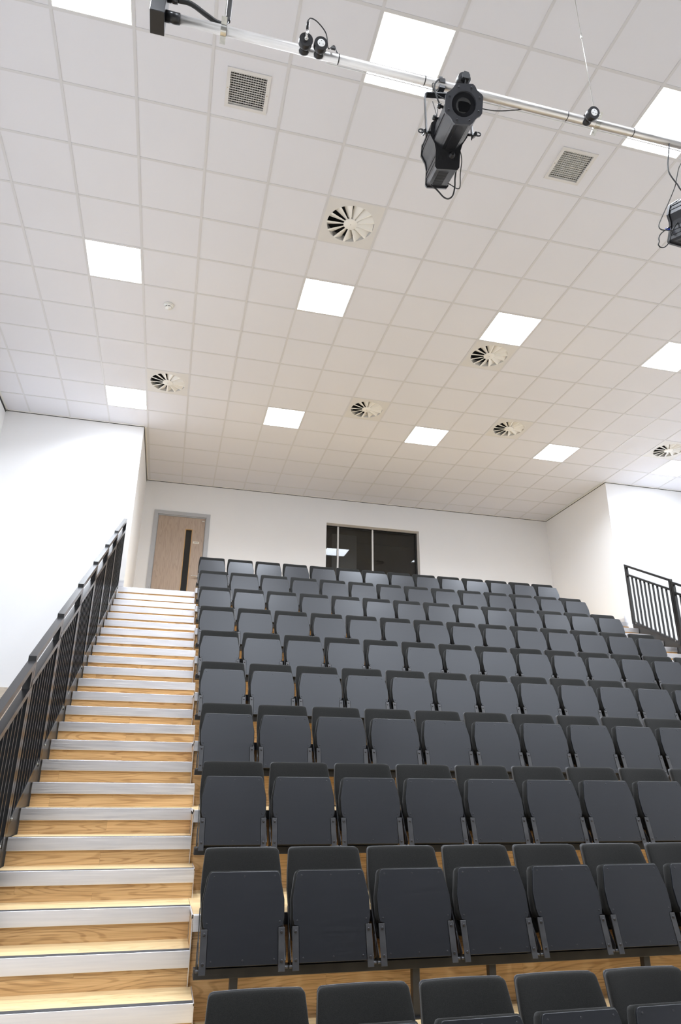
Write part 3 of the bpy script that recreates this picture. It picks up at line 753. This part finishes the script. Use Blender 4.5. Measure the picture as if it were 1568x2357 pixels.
socket(3.968, 'empty black round socket with white face at the foot of the right suspension wire', math.radians(-20), .0)
t, o, dr = socket(2.309, 'black round socket with a silver plug standing in it, leftmost on the lighting pipe', math.radians(-20), 0, face=False)
tp = o + dr * .087
up = Vector((-.02, -.15, .99)).normalized()
pt = thing('jack_plug', 'silver and black cable plug standing in the leftmost pipe socket', 'plug', tp)
part(MB().lathe(tp, dr, [(.010, 0), (.010, .006), (.007, .008)], 16), 'plug_collar', 'zinc', pt)
part(MB().lathe(tp + dr * .004, (dr * .35 + up).normalized(), [(.0065, 0), (.0065, .040)], 16), 'plug_shaft', 'chrome', pt)
q0 = tp + dr * .004 + (dr * .35 + up).normalized() * .040; ud = (dr * .35 + up).normalized()
part(MB().lathe(q0, ud, [(.0066, 0), (.0066, .036), (.004, .046)], 14), 'plug_sleeve', 'plastic', pt)
q1 = q0 + ud * .046
part(MB().tube([q1, q1 + Vector((.015, 0, .022)), q1 + Vector((.055, .02, .035)), q1 + Vector((.105, .05, .012)), q1 + Vector((.125, .08, -.05)), Vector((2.470, PY - .01, PZ + .08)), Vector((2.485, PY - .012, PZ + .035)), Vector((2.50, PY - .005, PZ + .024))], .003, 8), 'signal_cable', 'rubber', pt)
# loose tail of tie wrap beside it
part(MB().box(2.452, 2.474, PY - .03, PY - .02, PZ + .03, PZ + .045), 'tie_block', 'rubber', pt)

# ------------------------------------------------------------------ profile spotlights
def spotlight(piv, yaw, tilt, label, gname, hang, extra):
    """piv: pivot on the yoke axis; yaw/tilt in degrees, lens points to -Y at yaw 0"""
    t = thing('stage_spotlight', label, 'spotlight', tuple(hang), gname)
    Rz = Matrix.Rotation(math.radians(yaw), 4, 'Z'); Rx = Matrix.Rotation(math.radians(tilt), 4, 'X')
    TB = Matrix.Translation(piv) @ Rz @ Rx                 # body: lens to local -Y, local Z up
    T2 = Matrix(((1, 0, 0, 0), (0, 0, -1, 0), (0, 1, 0, 0), (0, 0, 0, 1)))   # (u,v,w)->(u,-w,v): extrude toward the lens
    TE = TB @ T2
    def octo(r, c=.40, f=1.0):
        s_ = r * c; return [(s_, r * f), (r, s_ * f), (r, -s_ * f), (s_, -r * f), (-s_, -r * f), (-r, -s_ * f), (-r, s_ * f), (-s_, r * f)]
    # lens tube with fluted sides
    tube = part(MB().prism(octo(.078, .46), -.02, .335, TE), 'lens_tube', 'lamp', t)
    fl = MB()
    for a in range(0, 360, 45):
        c, s_ = math.cos(math.radians(a)), math.sin(math.radians(a))
        T = TE @ Matrix.Rotation(math.radians(a), 4, 'Z')
        fl.box(-.018, .018, .0765, .0815, -.01, .330, T)
    part(fl, 'tube_fluting', 'lamp', tube)
    # front flange with eight lobes and the lens
    Rf = MB(); n = 48; out = []; inn = []
    for k in range(n):
        a = 2 * math.pi * k / n
        q_ = abs((math.degrees(a) + 45) % 90 - 45)      # degrees away from the nearest flat side
        r = .091 / math.cos(math.radians(q_)) if q_ <= 26 else .0885 + (.1012 - .0885) * ((45 - q_) / 19) ** 2
        out.append((r * math.cos(a), r * math.sin(a))); inn.append((.059 * math.cos(a), .059 * math.sin(a)))
    def ringprism(a, b):
        A = [Rf.v(TE @ Vector((x, y, a))) for x, y in out]; B = [Rf.v(TE @ Vector((x, y, b))) for x, y in out]
        C_ = [Rf.v(TE @ Vector((x, y, a))) for x, y in inn]; D_ = [Rf.v(TE @ Vector((x, y, b))) for x, y in inn]
        for i in range(n):
            j = (i + 1) % n
            Rf.face([A[i], A[j], B[j], B[i]]); Rf.face([C_[i], D_[i], D_[j], C_[j]]); Rf.face([B[i], B[j], D_[j], D_[i]]); Rf.face([A[i], C_[i], C_[j], A[j]])
    ringprism(.335, .350)
    fr = part(Rf, 'front_flange', 'flange', tube)
    for k in range(8):
        a = math.radians(22.5 + 45 * k); p = Vector((.079 * math.cos(a), .079 * math.sin(a), .350))
        part(MB().lathe(p, (0, 0, 1), [(.0055, 0), (.0055, .002), (.003, .003)], 10, TE), 'flange_screw', 'screw', fr)
    LN = MB(); LN.lathe((0, 0, .318), (0, 0, 1), [(.0575, 0), (.0575, .004), (.052, .010), (.040, .016), (.025, .0195), (.010, .021), (.001, .0212)], 32, TE)
    part(LN, 'lens', 'lens', tube)
    for h_, r_ in ((.29, .050), (.255, .040)):
        IL = MB(); IL.lathe((0, 0, h_), (0, 0, 1), [(r_, 0), (r_, .003), (r_ * .85, .009), (r_ * .6, .014), (r_ * .3, .0165), (.001, .0172)], 28, TE)
        part(IL, 'inner_lens', 'lens', tube)
    # reflector cup behind the lens (open towards it)
    cup = MB(); pr = [(.0586, .334), (.0586, .28), (.045, .22), (.012, .19)]; nn_ = 32; rings = []
    for r, h in pr: rings.append([cup.v(TE @ Vector((r * math.cos(2 * math.pi * i / nn_), r * math.sin(2 * math.pi * i / nn_), h))) for i in range(nn_)])
    for A, B in zip(rings, rings[1:]):
        for i in range(nn_): cup.face([A[i], A[(i + 1) % nn_], B[(i + 1) % nn_], B[i]], True)
    cup.face(rings[-1]); part(cup, 'inner_barrel', 'slot', tube)
    # rear housing: octagonal head over a narrower box
    hp = [(.040, .098), (.098, .050), (.100, -.010), (.075, -.050), (.066, -.085), (.066, -.165), (.056, -.178), (-.056, -.178), (-.066, -.165), (-.066, -.085), (-.075, -.050), (-.100, -.010), (-.098, .050), (-.040, .098)]
    hs = part(MB().prism([(x * .95, y * .97) for x, y in hp], -.30, -.012, TE), 'rear_housing', 'lamp', t)
    part(MB().prism(hp, -.014, -.004, TE), 'front_plate', 'plastic', hs)
    part(MB().prism([(x * 1.02, y * 1.01) for x, y in hp], -.318, -.300, TE), 'rear_cap', 'plastic', hs)
    rbm = MB()
    for sx in (-1, 1):
        for v_ in (.02, .045, -.10, -.13): 
            xw = .0955 if v_ > -.05 else .0635
            rbm.box(sx * xw - .002, sx * xw + .002, v_ - .005, v_ + .005, -.299, -.014, TE)
    part(rbm, 'housing_ribs', 'lamp', hs)
    sl_ = MB()
    for k in range(12): sl_.box(-.034, .020, -.1735, -.1725, -.262 + k * .018, -.254 + k * .018, TE)
    for k in range(7): sl_.box(-.050 + k * .007, -.0475 + k * .007, -.130, -.095, -.0045, -.0035, TE)
    for k in range(3): sl_.box(.036 + k * .007, .0385 + k * .007, -.130, -.095, -.0045, -.0035, TE)
    part(sl_, 'cooling_slots', 'slot', hs)
    part(MB().lathe((.022, -.105, -.004), (0, 0, 1), [(.018, 0), (.018, .004), (.011, .006), (.011, .022), (.008, .024)], 18, TE), 'focus_knob', 'plastic', hs)
    # side knobs on the tube
    for w_k in (.10, .235):
        part(MB().lathe((-.080, .030, w_k), (-1, .15, 0), [(.006, 0), (.006, .010), (.013, .012), (.013, .026), (.009, .030)], 14, TE), 'tube_knob', 'plastic', tube)
    # yoke, hanging plumb from the pipe
    TY = Matrix.Translation(piv) @ Rz; hy = hang[2] - .075 - piv[2]
    yk = MB(); W2 = .125
    yk.box(-W2 + .012, W2 - .012, -.016, .016, hy - .004, hy + .002, TY); 
    for sx in (-1, 1):
        x_ = sx * W2
        yk.box(min(x_, x_ - sx * .005), max(x_, x_ - sx * .005), -.016, .016, -.02, hy - .012, TY)
        A = [(x_ - sx * .005, hy - .012), (x_, hy - .012), (x_ - sx * .012, hy + .002), (x_ - sx * .016, hy - .004)]
        T = TY @ Matrix(((1, 0, 0, 0), (0, 0, 1, 0), (0, 1, 0, 0), (0, 0, 0, 1)))
        yk.prism(A, -.016, .016, T)
    part(yk, 'yoke', 'lamp', t)
    for sx in (-1, 1):
        kb = MB(); kb.cyl((sx * .098, 0, 0), (sx * .150, 0, 0), .007, 10, TY)
        kb.box(min(sx * .128, sx * .142), max(sx * .128, sx * .142), -.040, .040, -.011, .011, TY @ Matrix.Rotation(.7, 4, 'X'), bev=.004)
        part(kb, 'locking_handle', 'plastic', t)
        rg = MB(); n2 = 18; rs = []
        for k in range(n2 + 1):
            a = 2 * math.pi * k / n2; rs.append(TY @ Vector((sx * (.153 + .013 * math.cos(a)), -.010, -.004 + .013 * math.sin(a))))
        rg.tube(rs, .0038, 6, 2); part(rg, 'ring_handle', 'lamp', t)
    # hook clamp to the pipe
    hk = MB(); hx = hang[0]
    for k in range(9):
        a0 = math.radians(-60 + 30 * k); a1 = math.radians(-60 + 30 * (k + 1))
        P = [(PR + .001, a0), (PR + .009, a0), (PR + .009, a1), (PR + .001, a1)]
        prof = [(r_ * math.cos(a), r_ * math.sin(a)) for r_, a in P]
        T = Matrix(((0, 0, 1, hx), (1, 0, 0, PY), (0, 1, 0, PZ), (0, 0, 0, 1)))
        hk.prism(prof, -.016, .016, T)
    hk.cyl((hx, PY, PZ - .026), (hx, PY, piv[2] + hy), .008, 12)
    hk.box(hx - .016, hx + .016, PY - .022, PY + .022, PZ - .050, PZ - .030)
    hk.box(hx - .010, hx + .010, PY - .012, PY + .012, PZ + PR + .004, PZ + PR + .026)
    part(hk, 'hook_clamp', 'black', t)
    for nm, pts, r_, m_ in extra: part(MB().tube(pts, r_, 8), nm, m_, t)
    return t, TE
# lamp in the middle; its socket and plug on the pipe behind the flange
piv = Vector((3.108, PY, 4.812))
CAB_A = [(3.115, -1.060, 4.762), (3.155, -1.050, 4.744), (3.195, -1.050, 4.699), (3.217, -1.070, 4.675), (3.228, -1.100, 4.674), (3.233, -1.120, 4.715), (3.224, -1.150, 4.746), (3.216, -1.200, 4.787), (3.202, -1.260, 4.813), (3.193, -1.290, 4.825)]
CAB_B = [(3.200, -1.080, 4.784), (3.234, -1.080, 4.767), (3.255, -1.100, 4.729), (3.265, -1.120, 4.724), (3.253, -1.160, 4.776), (3.247, -1.200, 4.828), (3.223, -1.240, 4.842), (3.199, -1.270, 4.840)]
ca = [('power_cable', CAB_A, .0045, 'rubber'),
      ('signal_cable', CAB_B, .0028, 'rubber'),
      ('safety_wire', [(3.04, PY, 5.185), (3.015, -1.38, 5.11), (3.03, -1.39, 5.04), (3.10, -1.40, 4.99)], .0028, 'rubber'),
      ('jumper_cable', [(3.085, PY - .01, 5.20), (3.045, PY - .035, 5.15), (3.02, PY - .04, 5.08), (3.045, PY - .03, 4.99), (3.09, PY - .01, 4.95)], .0045, 'rubber'),
      ('thin_wire', [(3.016, -1.370, 5.002), (3.022, -1.380, 4.939), (3.023, -1.400, 4.857)], .002, 'rubber'),
      ('thin_wire', [(3.048, -1.370, 4.999), (3.039, -1.380, 4.938), (3.023, -1.400, 4.857)], .002, 'rubber'),
      ('trailing_cable', [(3.20, -1.34, 5.11), (3.28, -1.33, 5.10), (3.40, -1.33, 5.105), (3.52, -1.335, 5.14), (3.57, -1.345, 5.152)], .0028, 'rubber')]
spotlight(piv, -10.5, 29.5, 'black stage spotlight aimed downward, hanging from the middle of the lighting pipe', 'black stage spotlights on the lighting pipe', (3.075, PY, PZ), ca)
t, o, dr = socket(3.180, 'black round socket with a black mains plug, behind the rim of the middle spotlight', math.radians(-14), .0, face=False)
mp_ = thing('mains_plug', 'black three-pin mains plug in the pipe socket behind the middle spotlight', 'plug', o + dr * .088)
T = MB().frame(o + dr * .087, dr)
part(MB().prism([(-.020, -.018), (.020, -.018), (.022, .004), (.012, .020), (-.012, .020), (-.022, .004)], 0, .022, T), 'plug_body', 'black', mp_)
part(MB().tube([T @ Vector((0, -.018, .010)), T @ Vector((0, -.035, .012)), T @ Vector((0, -.06, .0))], .004, 8), 'plug_cable', 'rubber', mp_)

# second lamp, half out of the frame at the right
piv2 = Vector((4.805, PY, 4.80))
ca2 = [('power_cable', [(4.519, -1.360, 5.147), (4.503, -1.360, 5.076), (4.483, -1.360, 5.002), (4.473, -1.360, 4.948), (4.473, -1.360, 4.904), (4.491, -1.360, 4.862), (4.513, -1.360, 4.825), (4.529, -1.360, 4.790), (4.572, -1.360, 4.758)], .004, 'rubber'),
       ('signal_cable', [(4.839, -1.200, 5.346), (4.736, -1.200, 5.213), (4.687, -1.200, 5.091), (4.659, -1.200, 5.013), (4.589, -1.200, 4.873), (4.506, -1.200, 4.718), (4.481, -1.200, 4.662), (4.492, -1.200, 4.638), (4.530, -1.200, 4.641), (4.583, -1.200, 4.650)], .003, 'rubber'),
       ('looping_cable', [(4.665, -1.100, 4.794), (4.632, -1.100, 4.769), (4.583, -1.100, 4.720), (4.561, -1.100, 4.681), (4.559, -1.100, 4.654), (4.548, -1.100, 4.628), (4.560, -1.100, 4.611), (4.589, -1.100, 4.618), (4.628, -1.100, 4.663), (4.660, -1.100, 4.738), (4.707, -1.100, 4.818), (4.755, -1.100, 4.875), (4.800, -1.100, 4.910)], .0035, 'rubber')]
t2, TE2 = spotlight(piv2, 4, 24, 'black stage spotlight cut off by the right edge of the photo', 'black stage spotlights on the lighting pipe', (4.805, PY, PZ), ca2)
part(MB().lathe(TE2 @ Vector((-.080, -.10, -.30)), (-1, 0, 0), [(.010, 0), (.010, .014), (.005, .026)], 12), 'blue_plug', 'blue', t2)
